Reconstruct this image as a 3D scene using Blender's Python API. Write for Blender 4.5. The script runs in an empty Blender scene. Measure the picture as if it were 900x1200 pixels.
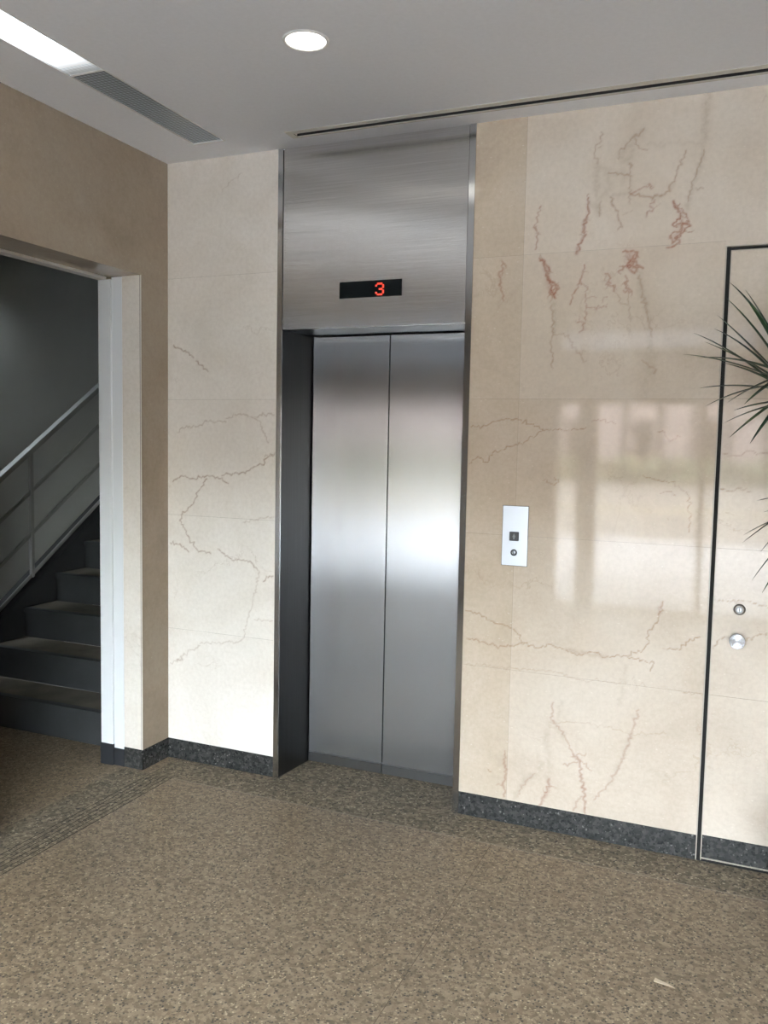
import bpy, math, random
import numpy as np
from mathutils import Vector, Matrix

random.seed(7)
rng = np.random.default_rng(11)
C = bpy.context.scene.collection
SC = bpy.context.scene
PI = math.pi

# ------------------------------------------------------------------ measurements (metres)
H = 2.8985            # ceiling
HB = 0.099            # baseboard height
FLO, FLI, FRI, FRO = 0.6067, 0.6319, 1.5034, 1.5298   # lift frame outer / inner edges
DD = 0.251            # depth of the lift reveal
DL, DS, DR = 0.6625, 1.061, 1.4728                    # door leaves: left edge, seam, right edge
ZD = 2.10             # lift opening height
DX0, DX1, DZ = 2.503, 3.40, 2.340                     # marble service door
OY1, OY0 = -0.199, -1.09                              # stair opening in the left wall
OZ = 2.344
TW = 0.228            # left wall thickness
FRONT = -5.0          # glass front
RIGHT = 4.3

# ------------------------------------------------------------------ helpers
class MB:
    def __init__(s):
        s.v = []; s.f = []; s.mi = []; s.sm = []
    def add(s, vs, fs, mi=0, smooth=False):
        o = len(s.v); s.v += [tuple(map(float, p)) for p in vs]
        for f in fs:
            s.f.append([o + i for i in f]); s.mi.append(mi); s.sm.append(smooth)
        return s
    def box(s, x0, x1, y0, y1, z0, z1, mi=0):
        vs = [(x0,y0,z0),(x1,y0,z0),(x1,y1,z0),(x0,y1,z0),(x0,y0,z1),(x1,y0,z1),(x1,y1,z1),(x0,y1,z1)]
        return s.add(vs, [(0,3,2,1),(4,5,6,7),(0,1,5,4),(1,2,6,5),(2,3,7,6),(3,0,4,7)], mi)
    def quad(s, a, b, c, d, mi=0):
        return s.add([a,b,c,d], [(0,1,2,3)], mi)
    def prism(s, poly, axis, a, b, mi=0):
        """poly: 2-D outline; axis 'x','y','z' is the extrusion axis from a to b"""
        def P(p, t):
            return {'x': (t,p[0],p[1]), 'y': (p[0],t,p[1]), 'z': (p[0],p[1],t)}[axis]
        n = len(poly); vs = [P(p,a) for p in poly] + [P(p,b) for p in poly]
        fs = [tuple(range(n))[::-1], tuple(range(n,2*n))] + [(i,(i+1)%n,n+(i+1)%n,n+i) for i in range(n)]
        return s.add(vs, fs, mi)
    def lathe(s, prof, origin, axis='z', seg=48, mi=0, smooth=True, cap0=True, cap1=True):
        """prof: list of (r, t) along axis"""
        ox,oy,oz = origin; vs=[]; fs=[]
        for r,t in prof:
            for k in range(seg):
                a=2*PI*k/seg; c,d=r*math.cos(a),r*math.sin(a)
                vs.append({'z':(ox+c,oy+d,oz+t),'y':(ox+c,oy+t,oz+d),'x':(ox+t,oy+c,oz+d)}[axis])
        for i in range(len(prof)-1):
            for k in range(seg):
                fs.append((i*seg+k,i*seg+(k+1)%seg,(i+1)*seg+(k+1)%seg,(i+1)*seg+k))
        s.add(vs,fs,mi,smooth)
        o=len(s.v)-len(vs)
        if cap0: s.f.append([o+k for k in range(seg)][::-1]); s.mi.append(mi); s.sm.append(False)
        if cap1: s.f.append([o+(len(prof)-1)*seg+k for k in range(seg)]); s.mi.append(mi); s.sm.append(False)
        return s
    def tube(s, p, q, r, seg=12, mi=0, r2=None):
        p=Vector(p);q=Vector(q);d=(q-p).normalized()
        u=d.orthogonal().normalized();w=d.cross(u);r2=r if r2 is None else r2
        vs=[p+(u*math.cos(2*PI*k/seg)+w*math.sin(2*PI*k/seg))*r for k in range(seg)]
        vs+=[q+(u*math.cos(2*PI*k/seg)+w*math.sin(2*PI*k/seg))*r2 for k in range(seg)]
        s.add(vs,[(k,(k+1)%seg,seg+(k+1)%seg,seg+k) for k in range(seg)],mi,True)
        return s.add(vs,[tuple(range(seg))[::-1],tuple(range(seg,2*seg))],mi)
    def beam(s, p, q, w, h, mi=0):
        """rectangular bar lying in the plane x = const: w across x, h across the bar"""
        p=Vector(p);q=Vector(q);d=(q-p).normalized();n=Vector((1,0,0)).cross(d).normalized();X=Vector((1,0,0))
        vs=[]
        for e in (p,q):
            for a,b in ((-1,-1),(1,-1),(1,1),(-1,1)): vs.append(e+X*(a*w/2)+n*(b*h/2))
        return s.add(vs,[(0,3,2,1),(4,5,6,7),(0,1,5,4),(1,2,6,5),(2,3,7,6),(3,0,4,7)],mi)
    def build(s, name, mats, parent=None, bevel=0, fix=True, loc=None):
        me=bpy.data.meshes.new(name)
        vs=s.v
        if loc is not None: vs=[(a-loc[0],b-loc[1],c-loc[2]) for a,b,c in s.v]
        me.from_pydata(vs,[],s.f)
        for m in (mats if isinstance(mats,(list,tuple)) else [mats]): me.materials.append(m)
        me.polygons.foreach_set('material_index',s.mi); me.polygons.foreach_set('use_smooth',s.sm)
        me.update()
        if fix:
            import bmesh
            bm=bmesh.new(); bm.from_mesh(me); bmesh.ops.recalc_face_normals(bm,faces=bm.faces); bm.to_mesh(me); bm.free()
        o=bpy.data.objects.new(name,me); C.objects.link(o)
        if loc is not None: o.location=loc
        if parent is not None:
            o.parent=parent; w=wloc(parent)
            o.location=(o.location[0]-w[0],o.location[1]-w[1],o.location[2]-w[2])
        if bevel:
            b=o.modifiers.new('edge','BEVEL'); b.width=bevel; b.segments=2; b.limit_method='ANGLE'; b.angle_limit=math.radians(40)
        return o

def wloc(o):
    w=Vector((0,0,0))
    while o is not None: w+=o.location; o=o.parent
    return w
def empty(name, loc):
    o=bpy.data.objects.new(name,None); o.location=loc; o.empty_display_size=.1; C.objects.link(o); return o
def tag(o, label, cat, group=None, kind=None):
    o['label']=label; o['category']=cat
    if group: o['group']=group
    if kind: o['kind']=kind
    return o
def struct(o, label=None, cat=None):
    o['kind']='structure'
    if label: o['label']=label
    if cat: o['category']=cat
    return o

# ------------------------------------------------------------------ materials
def srgb(r,g,b):
    f=lambda c:(c/255/12.92) if c/255<=.04045 else ((c/255+.055)/1.055)**2.4
    return (f(r),f(g),f(b),1)
class NT:
    def __init__(s,name):
        s.m=bpy.data.materials.new(name); s.m.use_nodes=True; s.t=s.m.node_tree
        s.b=s.t.nodes['Principled BSDF']; s.out=s.t.nodes['Material Output']
    def n(s,t,**k):
        o=s.t.nodes.new(t)
        for a,b in k.items(): setattr(o,a,b)
        return o
    def l(s,a,b): s.t.links.new(a,b)
    def obj(s): return s.n('ShaderNodeTexCoord').outputs['Object']
    def noise(s,vec,scale,detail=4,rough=.55,dist=0):
        o=s.n('ShaderNodeTexNoise'); o.inputs['Scale'].default_value=scale; o.inputs['Detail'].default_value=detail
        o.inputs['Roughness'].default_value=rough; o.inputs['Distortion'].default_value=dist
        if vec is not None: s.l(vec,o.inputs['Vector'])
        return o
    def vor(s,vec,scale,feature='F1',rnd=1):
        o=s.n('ShaderNodeTexVoronoi',feature=feature); o.inputs['Scale'].default_value=scale; o.inputs['Randomness'].default_value=rnd
        if vec is not None: s.l(vec,o.inputs['Vector'])
        return o
    def ramp(s,fac,stops,interp='LINEAR'):
        o=s.n('ShaderNodeValToRGB'); cr=o.color_ramp; cr.interpolation=interp
        while len(cr.elements)>1: cr.elements.remove(cr.elements[-1])
        cr.elements[0].position,cr.elements[0].color=stops[0]
        for p,c in stops[1:]:
            e=cr.elements.new(p); e.color=c
        s.l(fac,o.inputs['Fac']); return o.outputs['Color']
    def mix(s,fac,a,b,mode='MIX'):
        o=s.n('ShaderNodeMix',data_type='RGBA',blend_type=mode)
        for v,i in ((fac,0),(a,6),(b,7)):
            if isinstance(v,(int,float)): o.inputs[i].default_value=v
            elif isinstance(v,tuple): o.inputs[i].default_value=v
            else: s.l(v,o.inputs[i])
        return o.outputs[2]
    def math(s,op,a,b=None,clamp=False):
        o=s.n('ShaderNodeMath',operation=op,use_clamp=clamp)
        for v,i in ((a,0),(b,1)):
            if v is None: continue
            if isinstance(v,(int,float)): o.inputs[i].default_value=v
            else: s.l(v,o.inputs[i])
        return o.outputs[0]
    def map(s,vec,scale=(1,1,1),loc=(0,0,0),rot=(0,0,0)):
        o=s.n('ShaderNodeMapping'); o.inputs['Scale'].default_value=scale; o.inputs['Location'].default_value=loc; o.inputs['Rotation'].default_value=rot
        s.l(vec,o.inputs['Vector']); return o.outputs['Vector']
    def bump(s,h,strength,dist):
        o=s.n('ShaderNodeBump'); o.inputs['Strength'].default_value=strength; o.inputs['Distance'].default_value=dist
        s.l(h,o.inputs['Height']); s.l(o.outputs['Normal'],s.b.inputs['Normal']); return o
    def set(s,**k):
        names={'base':'Base Color','rough':'Roughness','metal':'Metallic','spec':'Specular IOR Level','aniso':'Anisotropic','rot':'Anisotropic Rotation','coat':'Coat Weight','ec':'Emission Color','es':'Emission Strength'}
        for a,b in k.items():
            i=s.b.inputs[names[a]]
            if hasattr(b,'is_output') or isinstance(b,bpy.types.NodeSocket): s.l(b,i)
            else: i.default_value=b
        return s

def plain(name,col,rough=.5,metal=0,spec=.5,noise=0,nscale=30):
    t=NT(name); t.set(base=col,rough=rough,metal=metal,spec=spec)
    if noise:
        n=t.noise(t.obj(),nscale,5).outputs['Fac']
        a=tuple(c*(1-noise) for c in col[:3])+(1,); b=tuple(min(1,c*(1+noise)) for c in col[:3])+(1,)
        t.set(base=t.ramp(n,[(.3,a),(.7,b)]))
    return t.m

def marble(name, attr=True, tone=1.0, veins=True, off=(0,0,0), rough=.05, wash=None, pale_mix=.25):
    t=NT(name); v=t.map(t.obj(),loc=off)
    k=tone
    # soft clouds, fossil flecks
    cl=t.noise(v,2.2,5,.6,.6).outputs['Fac']
    fine=t.noise(v,55,5,.65).outputs['Fac']
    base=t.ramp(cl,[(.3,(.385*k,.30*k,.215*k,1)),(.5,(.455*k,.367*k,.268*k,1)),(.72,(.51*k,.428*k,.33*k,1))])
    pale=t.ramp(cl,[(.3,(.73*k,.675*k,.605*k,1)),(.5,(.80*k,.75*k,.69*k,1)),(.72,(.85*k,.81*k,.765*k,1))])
    if attr:
        A=t.n('ShaderNodeVertexColor'); A.layer_name='vein'
        sep=t.n('ShaderNodeSeparateColor'); t.l(A.outputs['Color'],sep.inputs[0])
        r,b,s_=sep.outputs
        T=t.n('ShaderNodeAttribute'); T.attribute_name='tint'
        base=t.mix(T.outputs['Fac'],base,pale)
    else:
        base=t.mix(pale_mix,base,pale)
    f1=t.ramp(fine,[(.35,(.90,.89,.88,1)),(.6,(1,1,1,1))])
    base=t.mix(.75,base,f1,'MULTIPLY')
    fl=t.vor(t.map(v,(1,1,1.9)),34).outputs['Distance']
    flm=t.ramp(t.math('ADD',fl,t.math('MULTIPLY',t.noise(v,20,3).outputs['Fac'],.45)),[(.22,(1,1,1,1)),(.36,(0,0,0,1))])
    base=t.mix(t.math('MULTIPLY',flm,.32),base,(.80*k,.76*k,.68*k,1))
    # thin natural veins
    if veins:
        w=t.noise(v,3.2,6,.65,.4).outputs['Color']
        mv=t.n('ShaderNodeVectorMath',operation='SCALE'); t.l(w,mv.inputs[0]); mv.inputs['Scale'].default_value=.55
        ad=t.n('ShaderNodeVectorMath',operation='ADD'); t.l(v,ad.inputs[0]); t.l(mv.outputs[0],ad.inputs[1])
        e=t.vor(t.map(ad.outputs[0],(1,1,2.0)),1.25,'DISTANCE_TO_EDGE').outputs['Distance']
        m=t.ramp(e,[(0,(1,1,1,1)),(.012,(0,0,0,1))])
        br=t.ramp(t.noise(v,2.6,2).outputs['Fac'],[(.5,(0,0,0,1)),(.66,(1,1,1,1))])
        base=t.mix(t.math('MULTIPLY',t.math('MULTIPLY',m,br),.33),base,(.33*k,.23*k,.15*k,1))
    if attr:
        jit=t.ramp(t.noise(v,240,3,.7).outputs['Fac'],[(.25,(.35,.35,.35,1)),(.55,(1,1,1,1))])
        sj=t.ramp(t.noise(v,60,4,.7).outputs['Fac'],[(.3,(.35,.35,.35,1)),(.62,(1,1,1,1))])
        base=t.mix(t.math('MULTIPLY',s_,sj),base,(.36,.29,.215,1))
        base=t.mix(t.math('MULTIPLY',b,jit),base,(.26,.14,.07,1))
        base=t.mix(t.math('MULTIPLY',r,jit),base,(.25,.085,.045,1))
    if wash: base=t.mix(1.0,base,wash,'MULTIPLY')
    t.set(base=base,rough=rough,spec=.36)
    return t.m

def granite(name, mids, dark, light, scale, rough, pd=.45, pl=.12, bump=0, spec=.4):
    """speckled stone: mottled ground, dark grains and a few pale flecks"""
    t=NT(name); v=t.obj()
    w=t.noise(v,scale*1.1,3).outputs['Color']
    mv=t.n('ShaderNodeVectorMath',operation='SCALE'); t.l(w,mv.inputs[0]); mv.inputs['Scale'].default_value=1.1/scale
    ad=t.n('ShaderNodeVectorMath',operation='ADD'); t.l(v,ad.inputs[0]); t.l(mv.outputs[0],ad.inputs[1]); q=ad.outputs[0]
    V=t.vor(q,scale*.8); sp=t.n('ShaderNodeSeparateColor'); t.l(V.outputs['Color'],sp.inputs[0])
    f=t.math('ADD',t.math('MULTIPLY',sp.outputs[0],.45),t.math('MULTIPLY',t.noise(v,scale*.45,4,.65).outputs['Fac'],.55))
    col=t.ramp(f,[(.2,mids[0]),(.5,mids[1]),(.8,mids[2])])
    def specks(sc,p,off,soft):
        d=t.vor(t.map(q,loc=off),sc); s2=t.n('ShaderNodeSeparateColor'); t.l(d.outputs['Color'],s2.inputs[0])
        size=t.math('MULTIPLY',t.ramp(s2.outputs[1],[(1-p,(0,0,0,1)),(1,(1,1,1,1))]),.62)
        return t.math('MULTIPLY',t.math('SUBTRACT',size,d.outputs['Distance']),soft,True)
    col=t.mix(t.math('MULTIPLY',specks(scale*1.25,pl,(3,1,2),6),.8),col,light)
    col=t.mix(t.math('MULTIPLY',specks(scale*1.1,pd,(0,7,4),6),.85),col,dark)
    cl=t.ramp(t.noise(v,1.7,4,.6).outputs['Fac'],[(.3,(.9,.9,.9,1)),(.7,(1.06,1.05,1.03,1))])
    col=t.mix(1,col,cl,'MULTIPLY')
    t.set(base=col,rough=rough,spec=spec)
    if bump: t.bump(t.math('ADD',sp.outputs[2],t.noise(v,scale*.5,3).outputs['Fac']),bump,.0015)
    return t.m

def steel(name, col, rough, aniso=0, rot=0, dimple=0, hair=None, wave=0, smear=0):
    t=NT(name); v=t.obj()
    t.set(base=col,metal=1,rough=rough,aniso=aniso,rot=rot)
    if aniso:
        tg=t.n('ShaderNodeCombineXYZ'); tg.inputs[0].default_value=1; t.l(tg.outputs[0],t.b.inputs['Tangent'])
    if hair is not None:
        hn=t.noise(t.map(v,hair),1,3,.6).outputs['Fac']
        a=tuple(c*.86 for c in col[:3])+(1,); b=tuple(min(1,c*1.12) for c in col[:3])+(1,)
        t.set(base=t.ramp(hn,[(.3,a),(.7,b)]))
    if dimple:
        n=t.noise(t.map(v,(1,1,1.5)),95,2,.5,1.2).outputs['Fac']
        if wave: n=t.math('ADD',n,t.math('MULTIPLY',t.noise(v,3.5,1).outputs['Fac'],wave))
        bp=t.bump(n,dimple,.002)
    if smear:
        # fine upright scratches: every microscopic facet leans a little to the left or right
        g=t.n('ShaderNodeNewGeometry'); wn=t.n('ShaderNodeTexWhiteNoise'); t.l(g.outputs['Position'],wn.inputs['Vector'])
        wn2=t.n('ShaderNodeTexWhiteNoise'); t.l(t.map(g.outputs['Position'],(1.7,1.3,1.9),(3,5,7)),wn2.inputs['Vector'])
        k=t.math('MULTIPLY',t.math('SUBTRACT',t.math('ADD',wn.outputs['Value'],wn2.outputs['Value']),1.0),smear)
        cx=t.n('ShaderNodeCombineXYZ'); t.l(k,cx.inputs[0])
        ad=t.n('ShaderNodeVectorMath',operation='ADD'); t.l(bp.outputs[0] if dimple else g.outputs['Normal'],ad.inputs[0]); t.l(cx.outputs[0],ad.inputs[1])
        nm=t.n('ShaderNodeVectorMath',operation='NORMALIZE'); t.l(ad.outputs[0],nm.inputs[0]); t.l(nm.outputs[0],t.b.inputs['Normal'])
    return t.m

def emit(name,col,strength,base=(.8,.8,.8,1)):
    t=NT(name); t.set(base=base,ec=col,es=strength,rough=.4); return t.m

# ------------------------------------------------------------------ veins traced on the slabs: kind, width, strength, points (x, z)
VEINS = [
 ('s', 0.022, 0.55, [(2.411, 2.903), (2.409, 2.855), (2.406, 2.812), (2.406, 2.733)]),
 ('s', 0.012, 0.5, [(2.406, 2.733), (2.401, 2.663), (2.382, 2.603), (2.364, 2.551), (2.36, 2.489)]),
 ('b', 0.004, 0.6, [(2.406, 2.697), (2.399, 2.654), (2.379, 2.598), (2.364, 2.551), (2.361, 2.515)]),
 ('s', 0.02, 0.35, [(2.408, 2.873), (2.408, 2.785)]),
 ('r', 0.006, 1, [(2.307, 2.52), (2.326, 2.491), (2.334, 2.464), (2.307, 2.434), (2.351, 2.435), (2.373, 2.425), (2.343, 2.4), (2.318, 2.384), (2.336, 2.364), (2.291, 2.351)]),
 ('r', 0.005, 0.9, [(2.3, 2.385), (2.308, 2.403), (2.343, 2.409), (2.36, 2.453), (2.339, 2.49), (2.312, 2.511)]),
 ('r', 0.005, 0.9, [(2.341, 2.45), (2.339, 2.4), (2.31, 2.366), (2.3, 2.394)]),
 ('r', 0.014, 0.3, [(2.331, 2.482), (2.342, 2.436), (2.318, 2.375)]),
 ('r', 0.006, 0.9, [(1.991, 2.562), (1.991, 2.52), (1.987, 2.478), (1.979, 2.441), (1.975, 2.404), (1.953, 2.352)]),
 ('r', 0.006, 0.7, [(1.984, 2.483), (1.976, 2.465), (1.982, 2.437)]),
 ('r', 0.01, 0.5, [(1.973, 2.409), (1.953, 2.352)]),
 ('s', 0.02, 0.5, [(2.001, 2.538), (2.025, 2.527), (2.033, 2.498)]),
 ('b', 0.005, 0.5, [(2.041, 2.544), (2.036, 2.488)]),
 ('r', 0.0045, 0.65, [(1.805, 2.546), (1.793, 2.494), (1.789, 2.456), (1.795, 2.422), (1.789, 2.379)]),
 ('r', 0.004, 0.5, [(1.787, 2.442), (1.807, 2.436)]),
 ('b', 0.005, 0.55, [(2.03, 2.804), (2.025, 2.763), (2.011, 2.737), (2.008, 2.709), (2.021, 2.69)]),
 ('b', 0.004, 0.5, [(2.017, 2.745), (2.035, 2.753)]),
 ('s', 0.016, 0.5, [(2.019, 2.685), (2.021, 2.629), (2.019, 2.564)]),
 ('s', 0.02, 0.35, [(2.024, 2.675), (2.063, 2.644), (2.07, 2.588), (2.029, 2.545)]),
 ('b', 0.006, 0.6, [(2.189, 2.798), (2.172, 2.773), (2.149, 2.77)]),
 ('s', 0.02, 0.45, [(2.184, 2.794), (2.132, 2.742), (2.106, 2.703), (2.134, 2.691), (2.151, 2.726)]),
 ('b', 0.004, 0.6, [(2.159, 2.766), (2.171, 2.737), (2.183, 2.724), (2.204, 2.718)]),
 ('b', 0.004, 0.6, [(2.149, 2.77), (2.123, 2.743), (2.101, 2.727), (2.099, 2.695)]),
 ('b', 0.01, 0.65, [(2.142, 2.674), (2.145, 2.658)]),
 ('b', 0.004, 0.5, [(2.145, 2.658), (2.146, 2.599), (2.149, 2.525)]),
 ('b', 0.005, 0.6, [(2.063, 2.648), (2.1, 2.638), (2.157, 2.627)]),
 ('s', 0.02, 0.3, [(2.053, 2.654), (2.146, 2.631)]),
 ('s', 0.01, 0.3, [(2.205, 2.738), (2.285, 2.733), (2.389, 2.721)]),
 ('b', 0.006, 0.65, [(2.076, 2.555), (2.088, 2.521), (2.108, 2.473), (2.124, 2.44), (2.108, 2.432)]),
 ('s', 0.01, 0.45, [(2.075, 2.559), (2.112, 2.565), (2.149, 2.562)]),
 ('r', 0.005, 0.6, [(2.149, 2.562), (2.176, 2.573), (2.202, 2.584), (2.234, 2.579), (2.207, 2.588)]),
 ('b', 0.006, 0.65, [(2.149, 2.562), (2.186, 2.549), (2.231, 2.538), (2.258, 2.543), (2.279, 2.557), (2.291, 2.58), (2.309, 2.592), (2.314, 2.632), (2.331, 2.67), (2.343, 2.7)]),
 ('s', 0.012, 0.35, [(2.222, 2.541), (2.267, 2.542), (2.305, 2.583)]),
 ('r', 0.005, 0.6, [(2.239, 2.531), (2.223, 2.509), (2.237, 2.499), (2.214, 2.487), (2.212, 2.472)]),
 ('b', 0.004, 0.4, [(2.125, 2.486), (2.16, 2.501)]),
 ('b', 0.004, 0.5, [(2.384, 2.562), (2.41, 2.557)]),
 ('r', 0.0045, 0.75, [(1.653, 2.341), (1.66, 2.331), (1.654, 2.302), (1.64, 2.286), (1.65, 2.273), (1.65, 2.228), (1.665, 2.183)]),
 ('r', 0.008, 0.4, [(1.64, 2.293), (1.649, 2.273)]),
 ('r', 0.007, 1, [(1.806, 2.343), (1.827, 2.33), (1.83, 2.303), (1.841, 2.281), (1.842, 2.257), (1.856, 2.237), (1.861, 2.208), (1.873, 2.185)]),
 ('r', 0.006, 0.9, [(1.827, 2.325), (1.848, 2.295), (1.834, 2.272), (1.859, 2.247), (1.884, 2.231), (1.871, 2.198)]),
 ('r', 0.006, 0.8, [(1.847, 2.262), (1.882, 2.221), (1.851, 2.208), (1.876, 2.183)]),
 ('r', 0.016, 0.35, [(1.829, 2.321), (1.844, 2.262), (1.866, 2.198)]),
 ('s', 0.02, 0.5, [(1.867, 2.174), (1.875, 2.135), (1.88, 2.086), (1.876, 2.048)]),
 ('s', 0.03, 0.3, [(1.883, 2.135), (1.909, 2.085), (1.93, 2.041)]),
 ('b', 0.005, 0.55, [(1.862, 2.155), (1.868, 2.096), (1.87, 2.038), (1.861, 2.009), (1.868, 1.99), (1.875, 1.941), (1.876, 1.906)]),
 ('b', 0.004, 0.5, [(1.87, 2.038), (1.896, 2.042), (1.93, 2.036)]),
 ('b', 0.006, 0.5, [(1.935, 2.036), (1.947, 1.997), (1.967, 1.977), (1.985, 1.958), (1.995, 1.929), (2.007, 1.933)]),
 ('b', 0.005, 0.4, [(1.977, 1.963), (2.001, 1.972)]),
 ('r', 0.005, 0.75, [(1.985, 2.306), (1.987, 2.292), (1.977, 2.264), (1.969, 2.236), (1.953, 2.208), (1.945, 2.18), (1.935, 2.156)]),
 ('r', 0.004, 0.6, [(1.971, 2.245), (1.991, 2.225), (2.001, 2.21), (1.995, 2.182), (2.0, 2.153), (1.998, 2.092)]),
 ('r', 0.005, 0.65, [(1.963, 2.083), (1.996, 2.082), (1.988, 2.054), (1.974, 2.045)]),
 ('s', 0.015, 0.35, [(1.992, 2.082), (1.983, 2.044)]),
 ('r', 0.004, 0.6, [(1.999, 2.151), (2.037, 2.133), (2.056, 2.137), (2.077, 2.139)]),
 ('r', 0.004, 0.5, [(2.06, 2.157), (2.064, 2.176), (2.078, 2.178)]),
 ('r', 0.004, 0.4, [(2.002, 2.177), (2.036, 2.177)]),
 ('r', 0.007, 1, [(2.13, 2.346), (2.159, 2.346), (2.185, 2.341), (2.179, 2.317), (2.156, 2.314), (2.172, 2.304), (2.148, 2.291), (2.18, 2.285), (2.208, 2.28)]),
 ('r', 0.006, 1, [(2.178, 2.336), (2.161, 2.309), (2.143, 2.292), (2.116, 2.273)]),
 ('r', 0.006, 0.9, [(2.17, 2.309), (2.194, 2.289), (2.176, 2.264), (2.157, 2.277)]),
 ('r', 0.024, 0.4, [(2.16, 2.337), (2.166, 2.29)]),
 ('s', 0.02, 0.5, [(2.185, 2.266), (2.201, 2.224), (2.214, 2.167)]),
 ('s', 0.016, 0.5, [(2.214, 2.167), (2.233, 2.101), (2.243, 2.045), (2.25, 1.971)]),
 ('b', 0.005, 0.45, [(2.195, 2.252), (2.21, 2.181), (2.228, 2.12), (2.242, 2.055), (2.253, 2.017)]),
 ('s', 0.03, 0.4, [(2.248, 1.961), (2.242, 1.905), (2.252, 1.882)]),
 ('b', 0.005, 0.45, [(2.218, 1.934), (2.241, 1.915), (2.26, 1.905), (2.265, 1.882)]),
 ('s', 0.015, 0.3, [(2.239, 1.868), (2.227, 1.821), (2.228, 1.793)]),
 ('r', 0.005, 0.7, [(2.065, 2.268), (2.082, 2.258), (2.088, 2.23), (2.071, 2.226), (2.1, 2.22), (2.102, 2.201)]),
 ('b', 0.004, 0.5, [(2.102, 2.201), (2.122, 2.176), (2.13, 2.151), (2.157, 2.144), (2.164, 2.114), (2.167, 2.09)]),
 ('r', 0.006, 0.75, [(2.143, 2.255), (2.153, 2.235), (2.147, 2.208), (2.17, 2.195), (2.138, 2.199)]),
 ('b', 0.004, 0.5, [(2.156, 2.193), (2.16, 2.146)]),
 ('b', 0.003, 0.75, [(1.533, 1.67), (1.589, 1.671), (1.631, 1.691), (1.679, 1.698), (1.727, 1.705), (1.786, 1.685), (1.827, 1.676), (1.868, 1.66), (1.903, 1.661), (1.948, 1.661), (1.993, 1.666), (2.015, 1.67)]),
 ('b', 0.003, 0.75, [(1.538, 1.516), (1.574, 1.547), (1.618, 1.524), (1.637, 1.564), (1.659, 1.566), (1.706, 1.591), (1.742, 1.597), (1.777, 1.615), (1.814, 1.633), (1.845, 1.662)]),
 ('b', 0.003, 0.75, [(2.037, 1.698), (2.08, 1.704), (2.103, 1.693), (2.13, 1.688)]),
 ('b', 0.003, 0.75, [(2.286, 1.657), (2.315, 1.657), (2.334, 1.623), (2.371, 1.642)]),
 ('b', 0.003, 0.75, [(1.852, 1.456), (1.888, 1.443), (1.916, 1.452), (1.898, 1.469)]),
 ('b', 0.003, 0.75, [(2.24, 1.491), (2.304, 1.472), (2.346, 1.468), (2.378, 1.447), (2.408, 1.423), (2.415, 1.356), (2.419, 1.28)]),
 ('b', 0.003, 0.75, [(2.307, 1.422), (2.353, 1.433), (2.364, 1.417)]),
 ('b', 0.0032, 0.8, [(1.537, 0.894), (1.606, 0.882), (1.644, 0.861), (1.687, 0.848), (1.724, 0.845), (1.768, 0.814), (1.799, 0.781), (1.859, 0.767), (1.899, 0.787), (1.935, 0.775), (1.97, 0.771), (2.016, 0.753), (2.072, 0.773), (2.129, 0.76), (2.205, 0.775), (2.26, 0.759), (2.314, 0.759), (2.3, 0.723)]),
 ('b', 0.0032, 0.8, [(2.205, 0.775), (2.269, 0.805), (2.291, 0.845), (2.285, 0.883), (2.318, 0.918), (2.327, 0.963), (2.335, 1.003)]),
 ('b', 0.0032, 0.8, [(1.546, 0.772), (1.597, 0.771), (1.635, 0.761), (1.721, 0.755), (1.799, 0.781)]),
 ('b', 0.0032, 0.8, [(2.343, 0.819), (2.406, 0.821), (2.436, 0.857), (2.476, 0.879)]),
 ('b', 0.012, 0.3, [(1.97, 0.771), (2.05, 0.768), (2.129, 0.76)]),
 ('r', 0.008, 0.3, [(2.322, 0.952), (2.337, 1.004)]),
 ('b', 0.003, 0.35, [(1.55, 0.661), (1.637, 0.666), (1.748, 0.667), (1.927, 0.677), (2.031, 0.655), (2.188, 0.663)]),
 ('b', 0.003, 0.3, [(1.911, 0.46), (2.049, 0.48), (2.151, 0.478), (2.24, 0.46), (2.369, 0.482)]),
 ('b', 0.002, 0.5, [(2.408, 0.658), (2.497, 0.653)]),
 ('r', 0.005, 0.55, [(1.729, 0.31), (1.724, 0.272), (1.738, 0.213), (1.728, 0.155), (1.731, 0.112)]),
 ('r', 0.004, 0.45, [(1.697, 0.156), (1.727, 0.167)]),
 ('r', 0.005, 0.45, [(1.925, 0.546), (1.92, 0.473), (1.952, 0.448), (1.983, 0.399), (2.014, 0.344), (2.044, 0.319)]),
 ('r', 0.006, 0.65, [(2.014, 0.344), (2.044, 0.319), (2.046, 0.254), (2.067, 0.186), (2.069, 0.103)]),
 ('r', 0.004, 0.5, [(2.044, 0.319), (1.975, 0.292)]),
 ('r', 0.004, 0.5, [(2.044, 0.319), (2.091, 0.286)]),
 ('r', 0.004, 0.5, [(2.026, 0.34), (2.066, 0.353)]),
 ('s', 0.02, 0.3, [(1.934, 0.463), (1.971, 0.409)]),
 ('s', 0.02, 0.35, [(1.917, 0.461), (1.901, 0.386), (1.917, 0.292), (1.919, 0.22)]),
 ('r', 0.007, 0.6, [(1.919, 0.22), (1.923, 0.19), (1.904, 0.15), (1.882, 0.103)]),
 ('r', 0.01, 0.35, [(1.923, 0.172), (1.893, 0.117)]),
 ('s', 0.02, 0.45, [(1.865, 0.235), (1.818, 0.202), (1.795, 0.149), (1.778, 0.115)]),
 ('r', 0.004, 0.35, [(1.859, 0.234), (1.813, 0.176), (1.79, 0.123)]),
 ('s', 0.015, 0.3, [(1.868, 0.32), (1.888, 0.263), (1.865, 0.235)]),
 ('s', 0.012, 0.3, [(1.96, 0.551), (1.945, 0.477)]),
 ('r', 0.006, 0.4, [(2.263, 0.564), (2.24, 0.463), (2.216, 0.377), (2.186, 0.29), (2.166, 0.251)]),
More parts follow.
